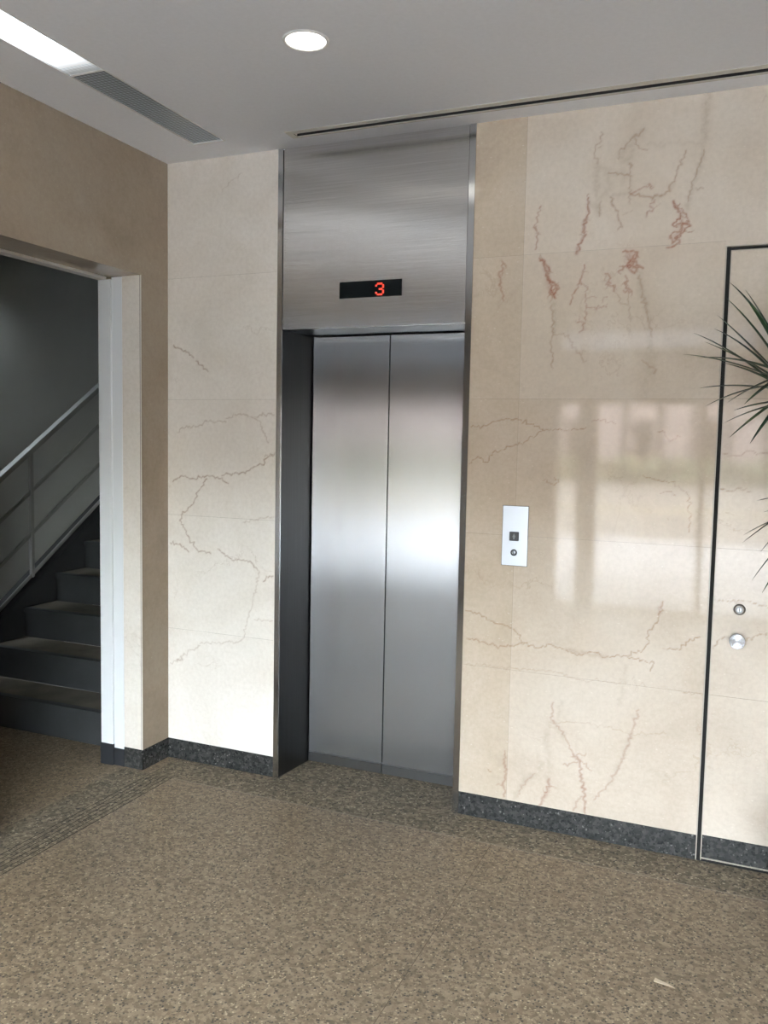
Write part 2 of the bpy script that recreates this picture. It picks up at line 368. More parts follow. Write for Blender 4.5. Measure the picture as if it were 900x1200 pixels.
 ('r', 0.005, 0.4, [(2.166, 0.251), (2.134, 0.21), (2.105, 0.167)]),
 ('s', 0.014, 0.3, [(2.24, 0.463), (2.201, 0.34), (2.166, 0.245)]),
 ('r', 0.006, 0.4, [(2.023, 0.106), (2.033, 0.144), (2.061, 0.173)]),
 ('s', 0.012, 0.3, [(2.207, 0.735), (2.2, 0.63), (2.186, 0.576)]),
 ('b', 0.003, 0.8, [(1.651, 0.22), (1.674, 0.211)]),
 ('b', 0.005, 0.8, [(0.034, 2.044), (0.101, 2.018), (0.148, 1.984)]),
 ('b', 0.005, 0.75, [(0.164, 1.968), (0.204, 1.943), (0.233, 1.916)]),
 ('b', 0.003, 0.3, [(0.308, 2.74), (0.35, 2.782), (0.412, 2.816)]),
 ('b', 0.004, 0.5, [(0.056, 1.626), (0.086, 1.651), (0.19, 1.664), (0.226, 1.683), (0.263, 1.677), (0.334, 1.68)]),
 ('b', 0.004, 0.5, [(0.334, 1.696), (0.384, 1.714), (0.447, 1.714), (0.475, 1.703), (0.517, 1.685), (0.538, 1.632), (0.565, 1.585)]),
 ('b', 0.004, 0.5, [(0.489, 1.703), (0.544, 1.715), (0.598, 1.715)]),
 ('b', 0.004, 0.5, [(0.546, 1.52), (0.6, 1.539)]),
 ('b', 0.0045, 0.75, [(0.029, 1.387), (0.053, 1.401), (0.093, 1.415), (0.156, 1.404), (0.203, 1.419), (0.249, 1.421), (0.303, 1.41), (0.348, 1.389)]),
 ('b', 0.0045, 0.75, [(0.31, 1.425), (0.356, 1.434), (0.43, 1.446), (0.467, 1.456), (0.489, 1.473), (0.547, 1.493), (0.562, 1.519), (0.597, 1.532)]),
 ('b', 0.0045, 0.75, [(0.226, 1.407), (0.195, 1.367), (0.172, 1.34), (0.156, 1.3), (0.117, 1.259), (0.077, 1.227), (0.08, 1.191), (0.117, 1.126), (0.149, 1.082), (0.172, 1.061), (0.25, 1.047)]),
 ('b', 0.0045, 0.75, [(0.013, 1.083), (0.045, 1.082), (0.093, 1.072), (0.122, 1.047)]),
 ('b', 0.0045, 0.75, [(0.289, 1.074), (0.32, 1.054), (0.373, 1.023), (0.418, 1.028), (0.478, 1.02), (0.515, 0.984)]),
 ('b', 0.0045, 0.75, [(0.545, 0.935), (0.56, 0.962), (0.596, 0.965)]),
 ('b', 0.004, 0.4, [(0.523, 0.985), (0.494, 0.866), (0.436, 0.652), (0.406, 0.629), (0.189, 0.599)]),
 ('b', 0.004, 0.4, [(0.495, 0.75), (0.598, 0.754)]),
 ('b', 0.004, 0.4, [(0.012, 0.483), (0.061, 0.503), (0.117, 0.55), (0.189, 0.588)]),
 ('b', 0.004, 0.4, [(0.432, 1.21), (0.6, 1.244)]),
 ('b', 0.007, 0.6, [(0.053, 0.502), (0.085, 0.506), (0.077, 0.525)]),
 ('b', 0.0035, 0.6, [(2.53, 1.021), (2.59, 1.035), (2.649, 1.032), (2.708, 1.013)]),
 ('b', 0.0035, 0.6, [(2.524, 0.84), (2.545, 0.878), (2.574, 0.891)]),
 ('b', 0.0035, 0.6, [(2.642, 0.882), (2.67, 0.905), (2.71, 0.919)]),
 ('b', 0.0035, 0.6, [(2.522, 1.578), (2.578, 1.574), (2.606, 1.591), (2.676, 1.586)]),
 ('b', 0.0035, 0.6, [(2.51, 1.445), (2.57, 1.444), (2.584, 1.457), (2.628, 1.443)]),
 ('b', 0.003, 0.3, [(2.499, 1.035), (2.515, 1.02), (2.589, 1.043)]),
]
TIPS_UPPER = [(2.524, -0.5, 2.074), (2.577, -0.45, 2.106), (2.586, -0.55, 2.055), (2.494, -0.35, 2.043), (2.461, -0.42, 1.949), (2.402, -0.5, 1.901), (2.451, -0.58, 1.881), (2.446, -0.28, 1.806), (2.484, -0.6, 1.73), (2.543, -0.5, 1.745), (2.533, -0.45, 1.681), (2.594, -0.62, 1.734), (2.549, -0.25, 1.637), (2.616, -0.62, 1.616), (2.567, -0.66, 1.714), (2.482, -0.22, 2.015), (2.411, -0.2, 2.006), (2.522, -0.24, 2.17), (2.526, -0.64, 1.859)]
TIPS_LOWER = [(2.645, -0.3, 1.426), (2.611, -0.35, 1.312), (2.609, -0.42, 1.293), (2.665, -0.4, 1.264), (2.644, -0.45, 1.176), (2.671, -0.25, 1.386), (2.675, -0.5, 1.145)]
# levels
DOWN=3.0
LAMP=2.2
STAIRLAMP=130.0
SUN=7.0
SKY=11.5
EXPO=0.1
TRANSOM=(.055,.06,.07,1)
PAVE=(.44,.44,.44,1)

# ------------------------------------------------------------------ material set
M_marble=marble('beige marble slabs')
M_marble_side=marble('shade-toned marble side wall',attr=False,off=(4.1,1.7,.3),tone=.53,rough=.10,wash=(1,.94,.86,1))  # same marble, darkened: weaker light on this wall put into the tone
M_return=marble('light-toned marble return',attr=False,off=(7.1,2.2,.9),tone=.98,pale_mix=.85)  # paler copy: stronger light on the front-facing jamb put into the colour
M_right=marble('dark brown stone',attr=False,off=(1.1,5.7,.3),tone=.28,rough=.15,wash=(1,.85,.7,1))
M_baseb=granite('dark granite skirting',[(.02,.02,.021,1),(.034,.035,.035,1),(.062,.063,.06,1)],(.012,.013,.015,1),(.17,.17,.165,1),95,.25,.5,.15)
M_floor=granite('brown granite',[(.135,.10,.064,1),(.245,.188,.124,1),(.36,.285,.195,1)],(.038,.033,.029,1),(.58,.48,.33,1),105,.40,.62,.26)
M_band=granite('rough granite border',[(.10,.083,.058,1),(.195,.16,.113,1),(.34,.285,.20,1)],(.03,.027,.025,1),(.55,.48,.36,1),85,.6,.6,.28,bump=.5)
M_groove=plain('floor groove',(.035,.03,.026,1),.9)
M_fjoint=plain('floor tile joint',(.13,.095,.065,1),.8)
M_grout=plain('floor grout',(.36,.32,.26,1),.8)
M_ceil=plain('ceiling paint',(.86,.88,.93,1),.8,noise=.02,nscale=60)
M_white=plain('white door frame paint',(.72,.74,.76,1),.35)
M_dark=plain('dark metal',(.02,.022,.026,1),.45)
M_joint=plain('slab joint',(.22,.18,.14,1),.9)
M_black=plain('black gap',(.006,.006,.006,1),.9)
M_steel=steel('stainless door',(.37,.375,.38,1),.16,aniso=1.0,dimple=.09,wave=.0,smear=.5)
M_steel_tr=steel('stainless transom',(.76,.755,.75,1),.27,aniso=1.0,hair=(2,2,260),dimple=.03,wave=3,smear=.4)
M_steel_edge=steel('polished stainless edge',(.62,.63,.64,1),.16)
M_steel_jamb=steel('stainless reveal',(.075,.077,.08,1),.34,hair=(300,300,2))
M_kick=steel('plain steel band',(.30,.31,.32,1),.3)
M_edge=plain('dull door edging',(.42,.38,.32,1),.35)
M_plate=steel('brushed plate',(.50,.53,.57,1),.42)
M_knob=steel('turned steel',(.20,.19,.175,1),.3)
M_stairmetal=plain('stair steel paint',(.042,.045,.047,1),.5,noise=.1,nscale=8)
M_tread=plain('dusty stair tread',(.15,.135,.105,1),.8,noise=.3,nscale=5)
M_rail=plain('grey rail paint',(.42,.43,.42,1),.5)
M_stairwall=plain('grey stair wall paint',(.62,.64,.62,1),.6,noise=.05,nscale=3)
M_lampwhite=plain('white lamp metal',(.75,.75,.74,1),.4)
M_slotframe=plain('cream slot frame',(.55,.53,.48,1),.5)
M_pot=plain('dark planter glaze',(.035,.035,.037,1),.35)
M_soil=plain('potting soil',(.03,.02,.013,1),.95,noise=.5,nscale=90)
M_cane=plain('plant cane bark',(.21,.16,.11,1),.85,noise=.35,nscale=60)
def leafmat():
    t=NT('dracaena leaf'); n=t.noise(t.obj(),9,3).outputs['Fac']
    t.set(base=t.ramp(n,[(.3,(.008,.024,.012,1)),(.55,(.015,.044,.017,1)),(.75,(.04,.08,.02,1))]),rough=.38,spec=.45)
    return t.m
M_leaf=leafmat()
def glassmat(tint=(.93,.96,.95,1)):
    t=NT('pane'); t.t.nodes.remove(t.b)
    tr=t.n('ShaderNodeBsdfTransparent'); tr.inputs[0].default_value=tint
    gl=t.n('ShaderNodeBsdfGlossy'); gl.inputs['Roughness'].default_value=.01
    fr=t.n('ShaderNodeFresnel'); fr.inputs[0].default_value=1.3
    mx=t.n('ShaderNodeMixShader'); t.l(fr.outputs[0],mx.inputs[0]); t.l(tr.outputs[0],mx.inputs[1]); t.l(gl.outputs[0],mx.inputs[2]); t.l(mx.outputs[0],t.out.inputs[0])
    return t.m
M_glass=glassmat()
M_glass_dark=glassmat(TRANSOM)
def lensmat(lit):
    t=NT('lit prismatic lens' if lit else 'prismatic lens')
    v=t.vor(t.map(t.obj(),(1,1,0)),58,rnd=0).outputs['Distance']
    if lit:
        sx=t.n('ShaderNodeSeparateXYZ'); t.l(t.obj(),sx.inputs[0])
        g=t.math('MULTIPLY',t.math('SUBTRACT',-.935,sx.outputs[1]),1/.20,True)   # the tube inside ends short of the cover
        sp=t.math('SUBTRACT',1.25,t.math('MULTIPLY',v,1.3),True)
        g2=t.math('MULTIPLY',g,t.math('ADD',g,t.math('MULTIPLY',sp,.7)),False)
        t.set(base=(.34,.37,.39,1),rough=.3,ec=(.93,.97,1,1),es=t.math('ADD',t.math('MULTIPLY',g2,LAMP),.03))
    else:
        t.set(base=t.ramp(v,[(.1,(.33,.38,.42,1)),(.6,(.12,.14,.158,1))]),rough=.25)
        t.bump(v,.6,.004)
    return t.m
M_lens_on=lensmat(True); M_lens_off=lensmat(False)
M_down=emit('downlight lens',(1,.95,.86,1),DOWN)
M_stairlamp=emit('stair lamp tube',(.86,.94,1,1),STAIRLAMP)
M_disp=plain('black display glass',(.004,.006,.007,1),.2,spec=.12)
M_led=emit('red led dots',(1,.07,.035,1),1.5,(.1,0,0,1))
M_btn=plain('black button',(.012,.013,.016,1),.3)
M_arrow=plain('grey arrow print',(.13,.14,.15,1),.4)
M_paper=plain('pale tape',(.62,.52,.38,1),.6)

M_steel.node_tree.nodes['Principled BSDF'].inputs['Metallic'].default_value=.84
# ------------------------------------------------------------------ marble slabs with their own veins
def jag(pts,w):
    out=[]
    for i in range(len(pts)-1):
        p=np.array(pts[i]);q=np.array(pts[i+1]);L=np.linalg.norm(q-p); n=max(1,int(L/.008))
        d=(q-p)/max(L,1e-6); nn=np.array([-d[1],d[0]])
        for k in range(n):
            o=rng.normal()*.0042 if (k>0) else 0
            out.append(p+(q-p)*k/n+nn*o)
    out.append(np.array(pts[-1])); return out
VSEG=[]
for kind,w,s,pts in VEINS:
    P=jag(pts,w); n=len(P)-1
    for i in range(n):
        wob=w*(.7+.6*rng.random())
        VSEG.append(('rbs'.index(kind),wob,s*(.75+.35*rng.random()),P[i],P[i+1]))
# fine offshoots of the red veins
for kind,w,s,pts in VEINS:
    if kind!='r' or s<.6 or w>.0075: continue
    for k in range(int(5*s)):
        i=rng.integers(0,len(pts)-1); p=np.array(pts[i])+(np.array(pts[i+1])-np.array(pts[i]))*rng.random()
        a=rng.random()*2*PI; L=.012+.022*rng.random(); qs=[p]
        for j in range(4): a+=rng.normal()*.6; qs.append(qs[-1]+np.array([math.cos(a),math.sin(a)])*L/4)
        for j in range(4): VSEG.append((0 if rng.random()<.6 else 1,.0035,s*(.75-.12*j),qs[j],qs[j+1]))
def stamp(xz):
    out=np.zeros((len(xz),4),np.float32); out[:,3]=1
    X=xz[:,0];Z=xz[:,1]
    for k,w,s,p,q in VSEG:
        r=w*1.6
        m=np.where((X>min(p[0],q[0])-r)&(X<max(p[0],q[0])+r)&(Z>min(p[1],q[1])-r)&(Z<max(p[1],q[1])+r))[0]
        if not len(m): continue
        d=q-p;L=(d*d).sum()+1e-9
        t=np.clip(((X[m]-p[0])*d[0]+(Z[m]-p[1])*d[1])/L,0,1)
        D=np.hypot(X[m]-p[0]-t*d[0],Z[m]-p[1]-t*d[1])
        out[m,k]=np.maximum(out[m,k],s*np.exp(-(D/(w*.62))**2))
    return out
class Slabs:
    def __init__(s): s.V=[];s.F=[];s.T=[];s.n=0
    def slab(s,x0,x1,z0,z1,y=0.0,tint=.3,step=.0042,tilt=(0,0)):
        nx=max(2,int((x1-x0)/step)+1);nz=max(2,int((z1-z0)/step)+1)
        gx,gz=np.meshgrid(np.linspace(x0,x1,nx),np.linspace(z0,z1,nz))
        yy=y+(gx-(x0+x1)/2)*tilt[0]+(gz-(z0+z1)/2)*tilt[1]
        s.V.append(np.stack([gx,yy,gz],-1).reshape(-1,3))
        i=np.arange(nx*nz).reshape(nz,nx)
        s.F.append(np.stack([i[:-1,:-1],i[:-1,1:],i[1:,1:],i[1:,:-1]],-1).reshape(-1,4)+s.n)
        s.T.append(np.full(nx*nz,tint)); s.n+=nx*nz
    def build(s,name,mats,extra,parent=None):
        """extra: MB with the solid backing (material slot 1)"""
        V=np.concatenate(s.V);F=np.concatenate(s.F)
        ev=np.array(extra.v).reshape(-1,3) if extra else np.zeros((0,3)); nb=len(V)
        faces=F.tolist()+([[i+nb for i in f] for f in extra.f] if extra else [])
        me=bpy.data.meshes.new(name); me.from_pydata(np.concatenate([V,ev]).tolist(),[],faces)
        for m in mats: me.materials.append(m)
        mi=np.zeros(len(faces),np.int32); mi[len(F):]=1; me.polygons.foreach_set('material_index',mi)
        col=me.color_attributes.new('vein','FLOAT_COLOR','POINT')
        c=stamp(V[:,[0,2]]); c=np.concatenate([c,np.zeros((len(ev),4),np.float32)])
        col.data.foreach_set('color',c.ravel())
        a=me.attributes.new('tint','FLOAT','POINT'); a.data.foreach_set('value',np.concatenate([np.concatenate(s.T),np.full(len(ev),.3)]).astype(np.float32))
        me.update(); o=bpy.data.objects.new(name,me); C.objects.link(o)
        if parent is not None:
            o.parent=parent; o.location=-wloc(parent)
        return o

G=.00035
ZJ=[HB,.66,1.225,1.785,2.36,H]
S=Slabs()
for i in range(5):
    z0,z1=ZJ[i]+G,ZJ[i+1]-G
    tl=lambda k=.0012:(random.uniform(-k,k),random.uniform(-k,k))
    S.slab(0.0,FLO-.0005,z0,z1,tint=1.0-.1*random.random(),tilt=tl())  # whiter slab; part of the paleness stands in for brighter light here
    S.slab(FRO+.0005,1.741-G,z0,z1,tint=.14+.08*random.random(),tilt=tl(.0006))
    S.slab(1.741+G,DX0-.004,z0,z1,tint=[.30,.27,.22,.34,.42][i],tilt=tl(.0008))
S.slab(DX0-.004,DX1+.004,DZ+.003,H,tint=.42,step=.006)
for i in range(5): S.slab(DX1+.004,RIGHT,ZJ[i]+G,ZJ[i+1]-G,tint=.4,step=.012)
bk=MB()
bk.box(-TW,FLO-.001,.003,.34,0,H+.1)
bk.box(FRO+.001,DX0-.004,.003,.34,0,H+.1)
bk.box(DX0-.004,DX1+.004,.05,.34,0,H+.1); bk.box(DX0-.004,DX1+.004,.003,.05,DZ+.003,H+.1)
bk.box(DX1+.004,RIGHT+.2,.003,.34,0,H+.1)
bk.box(FLO-.001,FRO+.001,.34,.36,0,H+.1)
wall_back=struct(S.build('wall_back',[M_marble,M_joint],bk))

# skirting of dark granite
b=MB(); b.box(0,FLO-.001,-.0015,.003,0,HB); struct(b.build('baseboard_back',M_baseb))
b=MB(); b.box(FRO+.001,DX0-.004,-.0015,.003,0,HB); struct(b.build('baseboard_back',M_baseb))
b=MB(); b.box(DX1+.004,RIGHT,-.0015,.003,0,HB); struct(b.build('baseboard_back',M_baseb))
b=MB(); b.box(-.002,.0015,OY1-.0015,-.0015,0,HB); b.box(-.109,.0015,OY1-.0015,OY1+.002,0,HB); struct(b.build('baseboard_left',M_baseb))
b=MB(); b.box(-.002,.0015,FRONT,OY0,0,HB); struct(b.build('baseboard_left',M_baseb))

# left wall with the stair opening
w=MB()
w.box(-.109,0,OY1,0,HB,OZ); w.box(-TW,-.109,OY1+.012,.003,0,OZ); w.box(-.109,-.002,OY1+.002,0,0,HB)
w.box(-TW,0,OY0,0.0,OZ,H+.1)
w.box(-TW,0,FRONT,OY0,0,H+.1)
w.box(-.004,.0022,OY1-.0012,OY1+.004,HB,OZ); w.box(-.0075,-.004,OY1-.0006,OY1+.004,HB,OZ,2)
wl=struct(w.build('wall_left',[M_marble_side,M_return,M_joint]))
for p in wl.data.polygons:
    if p.material_index==0 and p.normal.y<-.5 and p.center.x>-.12 and p.center.y>OY1-.01 and p.center.y<OY1+.02: p.material_index=1
# white steel frame lining the stair opening
t1=MB()
t1.box(-.170,-.109,OY1-.001,OY1+.012,.085,OZ-.001); t1.box(-.240,-.168,OY1-.012,OY1+.012,.105,OZ-.012)
t1.box(-.240,-.19,OY0,OY1-.012,OZ-.012,OZ+.004,1)  # head of the white frame in cream: soffit shade put into the colour
t1.box(-.170,-.109,OY0-.012,OY0+.001,.085,OZ-.001); t1.box(-.240,-.168,OY0-.012,OY0+.012,.105,OZ-.012)
trim=struct(t1.build('trim_1',[M_white,M_slotframe],bevel=.0015))
t2=MB(); t2.box(-.170,-.1095,OY1-.003,OY1+.012,0,.085); t2.box(-.243,-.168,OY1-.014,OY1+.012,0,.105)
t2.build('frame_shoe',M_dark,trim)

# ------------------------------------------------------------------ floor
def partition(mb,xs,ys,z,pick):
    for i in range(len(xs)-1):
        for j in range(len(ys)-1):
            k=pick((xs[i]+xs[i+1])/2,(ys[j]+ys[j+1])/2)
            if k is None: continue
            mb.quad((xs[i],ys[j],z),(xs[i+1],ys[j],z),(xs[i+1],ys[j+1],z),(xs[i],ys[j+1],z),k)
BX0,BX1,BY=-.105,.188,-.215
gr=[.183-.0245*i for i in range(6)]
xs=[-1.7,BX0]+sorted(sum([[g-.0017,g+.0017] for g in gr],[]))+[BX1+.004,RIGHT]
xs=sorted(xs+[BX1,1.7398,1.7422]); ys=[FRONT,BY-.004,BY,0,.34]
def pick(x,y):
    if 1.7398<x<1.7422 and y<BY: return 5
    if BX0<x<BX1 and y<0 and not(y>BY and x<0):
        if any(abs(x-g)<.0017 for g in gr) and y<-.0+BY+.05: return 2
        return 1
    if y>BY and x>BX1-.001: return 1
    if BY-.004<y<BY and x>BX1: return 3
    if BX1<x<BX1+.004 and y<BY: return 0
    return 0
fl=MB(); partition(fl,xs,ys,0,pick)
fl.box(-1.7,RIGHT+.2,FRONT,.34,-.2,-.012,4)
# grooves are cut into the border: sunk strips
for i,f in enumerate(fl.f):
    if fl.mi[i]==2:
        for k in f: fl.v[k]=(fl.v[k][0],fl.v[k][1],-.003)
floor=struct(fl.build('floor',[M_floor,M_band,M_groove,M_grout,M_black,M_fjoint],fix=False))

# ------------------------------------------------------------------ ceiling, with the lamp and air-slot openings
LX0,LX1,LY0,LY1=.280,.440,-2.70,-.178
SX0,SX1,SY0,SY1=.765,4.05,-.150,-.118
c=MB()
partition(c,[-TW,LX0,LX1,SX0,SX1,RIGHT],sorted([FRONT,LY0,LY1,SY0,SY1,0.01]),H,lambda x,y:None if (LX0<x<LX1 and LY0<y<LY1) or (SX0<x<SX1 and SY0<y<SY1) else 0)
c.box(-TW,RIGHT+.2,FRONT-.2,.34,H+.12,H+.3)
struct(c.build('ceiling',M_ceil,fix=False))

# fluorescent strip
L=empty('ceiling_light',(.36,-1.44,H)); tag(L,'long recessed strip light with a prismatic cover, lit at one end, beside the brown wall','ceiling light')
m=MB(); th=.004
m.box(LX0,LX0+th,LY0,LY1,H-.0015,H+.09); m.box(LX1-th,LX1,LY0,LY1,H-.0015,H+.09)
m.box(LX0,LX1,LY1-.01,LY1,H-.003,H+.09); m.box(LX0,LX1,LY0,LY0+th,H-.0015,H+.09); m.box(LX0,LX1,LY0,LY1,H+.09,H+.095)
m.build('housing',M_lampwhite,L)
m=MB(); m.box(LX0+th,LX1-th,-.932,LY1-.01,H+.004,H+.008); o=m.build('unlit_cover',M_lens_off,L); o['label']='dark grey unlit prismatic cover'
m=MB(); m.box(LX0+th,LX1-th,-.942,-.932,H+.001,H+.009); m.build('joining_strip',M_lampwhite,L)
m=MB(); m.box(LX0+th,LX1-th,LY0+th,-.942,H+.004,H+.008); o=m.build('lit_cover',M_lens_on,L); o['label']='glowing white prismatic cover'
# round downlight
D=empty('downlight',(1.22,-.885,H)); tag(D,'round glowing downlight set in the white ceiling','downlight')
m=MB(); m.lathe([(.066,-.001),(.067,-.004),(.072,-.005),(.0755,-.003),(.0765,.0)],(1.22,-.885,H),cap0=False,cap1=False); m.build('trim_ring',M_lampwhite,D)
m=MB(); m.lathe([(.0665,-.001),(.060,-.0045),(.035,-.0075),(.004,-.0085)],(1.22,-.885,H),cap0=False); m.build('lens',M_down,D)
# air slot
A=empty('air_vent',(2.4,-.134,H)); tag(A,'long narrow black air slot with a cream rim across the ceiling above the lift','air vent')
m=MB(); q=.0018
m.box(SX0-.028,SX1+.028,SY1,SY1+.016,H-q,H+.002); m.box(SX0-.028,SX1+.028,SY0-.03,SY0,H-q,H+.002)
m.box(SX0-.028,SX0,SY0,SY1,H-q,H+.002); m.box(SX1,SX1+.028,SY0,SY1,H-q,H+.002); m.build('rim',M_slotframe,A)
m=MB(); m.box(SX0,SX1,SY0,SY0+.001,H,H+.06); m.box(SX0,SX1,SY1-.001,SY1,H,H+.06); m.box(SX0,SX1,SY0,SY1,H+.06,H+.062); m.build('duct',M_black,A)
m=MB(); m.box(SX0,SX1,SY0+.011,SY0+.014,H+.008,H+.03); m.build('blade',M_dark,A)

# ------------------------------------------------------------------ lift entrance
E_=empty('elevator_frame',(1.068,0,0)); tag(E_,'stainless steel lift surround rising from the floor to the ceiling between the marble walls','elevator frame')
F0=-.003
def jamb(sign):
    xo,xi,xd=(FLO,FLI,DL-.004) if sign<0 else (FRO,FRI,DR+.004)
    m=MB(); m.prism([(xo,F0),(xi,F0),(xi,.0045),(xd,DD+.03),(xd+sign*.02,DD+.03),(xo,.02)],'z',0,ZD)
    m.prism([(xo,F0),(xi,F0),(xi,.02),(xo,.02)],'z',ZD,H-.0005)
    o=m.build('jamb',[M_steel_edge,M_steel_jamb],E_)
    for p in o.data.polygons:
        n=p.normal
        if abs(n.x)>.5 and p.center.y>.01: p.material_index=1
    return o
jamb(-1); jamb(1)
m=MB(); m.box(FLI+.0025,FRI-.0025,.0005,.02,ZD,H-.001); m.build('transom_panel',M_steel_tr,E_,bevel=.001)
m=MB(); m.box(FLI,FRI,.0205,DD+.03,ZD+.0,ZD+.02); m.build('soffit',M_steel_jamb,E_)
m=MB(); m.box(FLI,FRI,DD+.03,.335,0,H); m.box(FLI,FRI,.012,.03,ZD+.02,H); m.build('backing',M_black,E_)
def leaf(x0,x1,label):
    r=empty('elevator_door',((x0+x1)/2,DD,0)); tag(r,label,'elevator door','sliding lift door leaves')
    m=MB(); m.box(x0,x1,DD,DD+.028,.052,ZD-.006); m.build('door_skin',M_steel,r,bevel=.002)
    m=MB(); m.box(x0,x1,DD-.001,DD+.028,.006,.051); o=m.build('kick_band',M_kick,r); o['label']='darker plain steel band along the bottom edge'
    return r
leaf(DL,DS-.0025,'left sliding leaf of the stainless lift door, next to the dark steel reveal')
leaf(DS+.0025,DR,'right sliding leaf of the stainless lift door, on the call button side')
# floor indicator
I=empty('floor_indicator',(1.068,0,2.26)); tag(I,'black floor display showing a red 3 on the steel panel above the lift door','floor display')
m=MB(); m.box(.921,1.216,-.003,.001,2.2245,2.2955); m.build('display_glass',M_disp,I,bevel=.001)
rows=["01110","10001","00001","00110","00001","10001","01110"]
m=MB(); px,pz=.0082,.0076; x0,z0=1.0935,2.2835
for r_,row in enumerate(rows):
    for k,ch in enumerate(row):
        if ch=='1': m.box(x0+k*px+.0004,x0+(k+1)*px-.0002,-.0042,-.003,z0-(r_+1)*pz+.0003,z0-r_*pz-.0003)
o=m.build('digit',M_led,I); o['label']='glowing red 3'
# call buttons
K=empty('call_panel',(1.743,0,1.224)); tag(K,'small upright steel call button plate on the marble beside the lift','call panel')
m=MB(); m.box(1.6895,1.7965,-.0035,.001,1.1005,1.3475); m.build('plate',M_plate,K,bevel=.001)
m=MB(); m.box(1.688,1.798,-.0012,.0015,1.099,1.349); m.build('rim',M_dark,K)
m=MB(); m.box(1.7205,1.7605,-.009,-.003,1.2035,1.2415); bt=m.build('up_button',M_btn,K,bevel=.003); bt['label']='square black call button with a faint arrow'
m=MB(); m.prism([(1.7335,1.2195),(1.7475,1.2195),(1.7405,1.2345)],'y',-.0095,-.0088); m.prism([(1.738,1.2105),(1.743,1.2105),(1.743,1.2195),(1.738,1.2195)],'y',-.0095,-.0088); m.build('arrow',M_arrow,bt)
m=MB(); m.lathe([(.0135,-.003),(.0135,-.0065),(.0105,-.008),(.0095,-.0065),(.009,-.0062)],(1.741,0,1.155),'y',32,cap0=False); ky=m.build('key_switch',M_btn,K); ky['label']='round dark key switch'
m=MB(); m.lathe([(.0085,-.0063),(.008,-.0085),(.003,-.009)],(1.741,0,1.155),'y',24,cap0=False); m.box(1.7398,1.7422,-.0096,-.0088,1.1505,1.1595,1); m.build('key_barrel',[M_plate,M_black],ky)

# ------------------------------------------------------------------ marble service door
d1=empty('door_1',((DX0+DX1)/2,0,0)); struct(d1,'hidden service door faced with beige marble inside a thin dark gap and steel edging')
S=Slabs(); zz=[HB+.006,.66,1.225,1.785,DZ-.018]
for i in range(4): S.slab(DX0+.018,DX1-.018,zz[i]+G,zz[i+1]-G,y=0.0,tint=.36,step=.006,tilt=(.002,0))
bk=MB(); bk.box(DX0+.018,DX1-.018,.003,.04,.012,DZ-.018)
S.build('door_leaf',[M_marble,M_black],bk,d1)
m=MB(); m.box(DX0+.018,DX1-.018,-.001,.003,.016,HB+.005); m.build('skirting_strip',M_baseb,d1)
m=MB()
for x in (DX0-.0035,DX0+.0145): m.box(x,x+.0035,-.0025,.008,.004,DZ+(.0 if x<DX0 else -.0145))
for x in (DX1,DX1-.018): m.box(x,x+.0035,-.0025,.045,.004,DZ-.004)
m.box(DX0-.0035,DX1+.0035,-.0025,.045,DZ-.001,DZ+.0025); m.box(DX0+.0145,DX1-.0145,-.0025,.045,DZ-.018,DZ-.0145)
m.box(DX0+.016,DX1-.016,-.003,.004,.010,.014)
m.build('edge_trim',M_edge,d1)
m=MB(); m.box(DX0-.0005,DX0+.015,.008,.045,0,DZ); m.box(DX1-.0145,DX1,.018,.045,0,DZ); m.box(DX0,DX1,.018,.045,DZ-.0145,DZ); m.box(DX0,DX1,-.001,.01,0,.006); m.build('door_gap',M_black,d1)
m=MB(); m.lathe([(.021,0),(.021,-.006),(.0185,-.012),(.014,-.0135)],(2.611,0,.999),'y',40,cap0=False); lk=m.build('lock',M_knob,d1); lk['label']='round steel lock cylinder'
m=MB(); m.lathe([(.0125,-.0136),(.0115,-.017),(.006,-.018)],(2.611,0,.999),'y',32,cap0=False); m.box(2.6095,2.6125,-.0187,-.0175,.992,1.006,1); m.build('key_plug',[M_plate,M_black],lk)
tk=NT('turned pull face'); tk.set(base=(.36,.37,.39,1),metal=1,rough=.22)
g=tk.n('ShaderNodeNewGeometry'); wn=tk.n('ShaderNodeTexWhiteNoise'); tk.l(g.outputs['Position'],wn.inputs['Vector'])
rd=tk.n('ShaderNodeVectorMath',operation='MULTIPLY'); tk.l(tk.obj(),rd.inputs[0]); rd.inputs[1].default_value=(1,0,1)
rn=tk.n('ShaderNodeVectorMath',operation='NORMALIZE'); tk.l(rd.outputs[0],rn.inputs[0])
sc_=tk.n('ShaderNodeVectorMath',operation='SCALE'); tk.l(rn.outputs[0],sc_.inputs[0]); tk.l(tk.math('MULTIPLY',tk.math('SUBTRACT',wn.outputs['Value'],.5),1.1),sc_.inputs['Scale'])
ad_=tk.n('ShaderNodeVectorMath',operation='ADD'); tk.l(g.outputs['Normal'],ad_.inputs[0]); tk.l(sc_.outputs[0],ad_.inputs[1])
nn_=tk.n('ShaderNodeVectorMath',operation='NORMALIZE'); tk.l(ad_.outputs[0],nn_.inputs[0]); tk.l(nn_.outputs[0],tk.b.inputs['Normal'])
PL=Vector((2.609,0,.882))
m=MB(); m.lathe([(.012,0),(.012,-.02),(.026,-.022),(.0285,-.024),(.0285,-.032),(.0275,-.0335)],(0,0,0),'y',48,cap0=False,cap1=False)
m.lathe([(.0275,-.0335),(.0004,-.0335)],(0,0,0),'y',48,smooth=False,cap0=False)
m.v=[(a+PL[0],b,c_+PL[2]) for a,b,c_ in m.v]
m.build('pull_knob',[tk.m],d1,loc=tuple(PL))

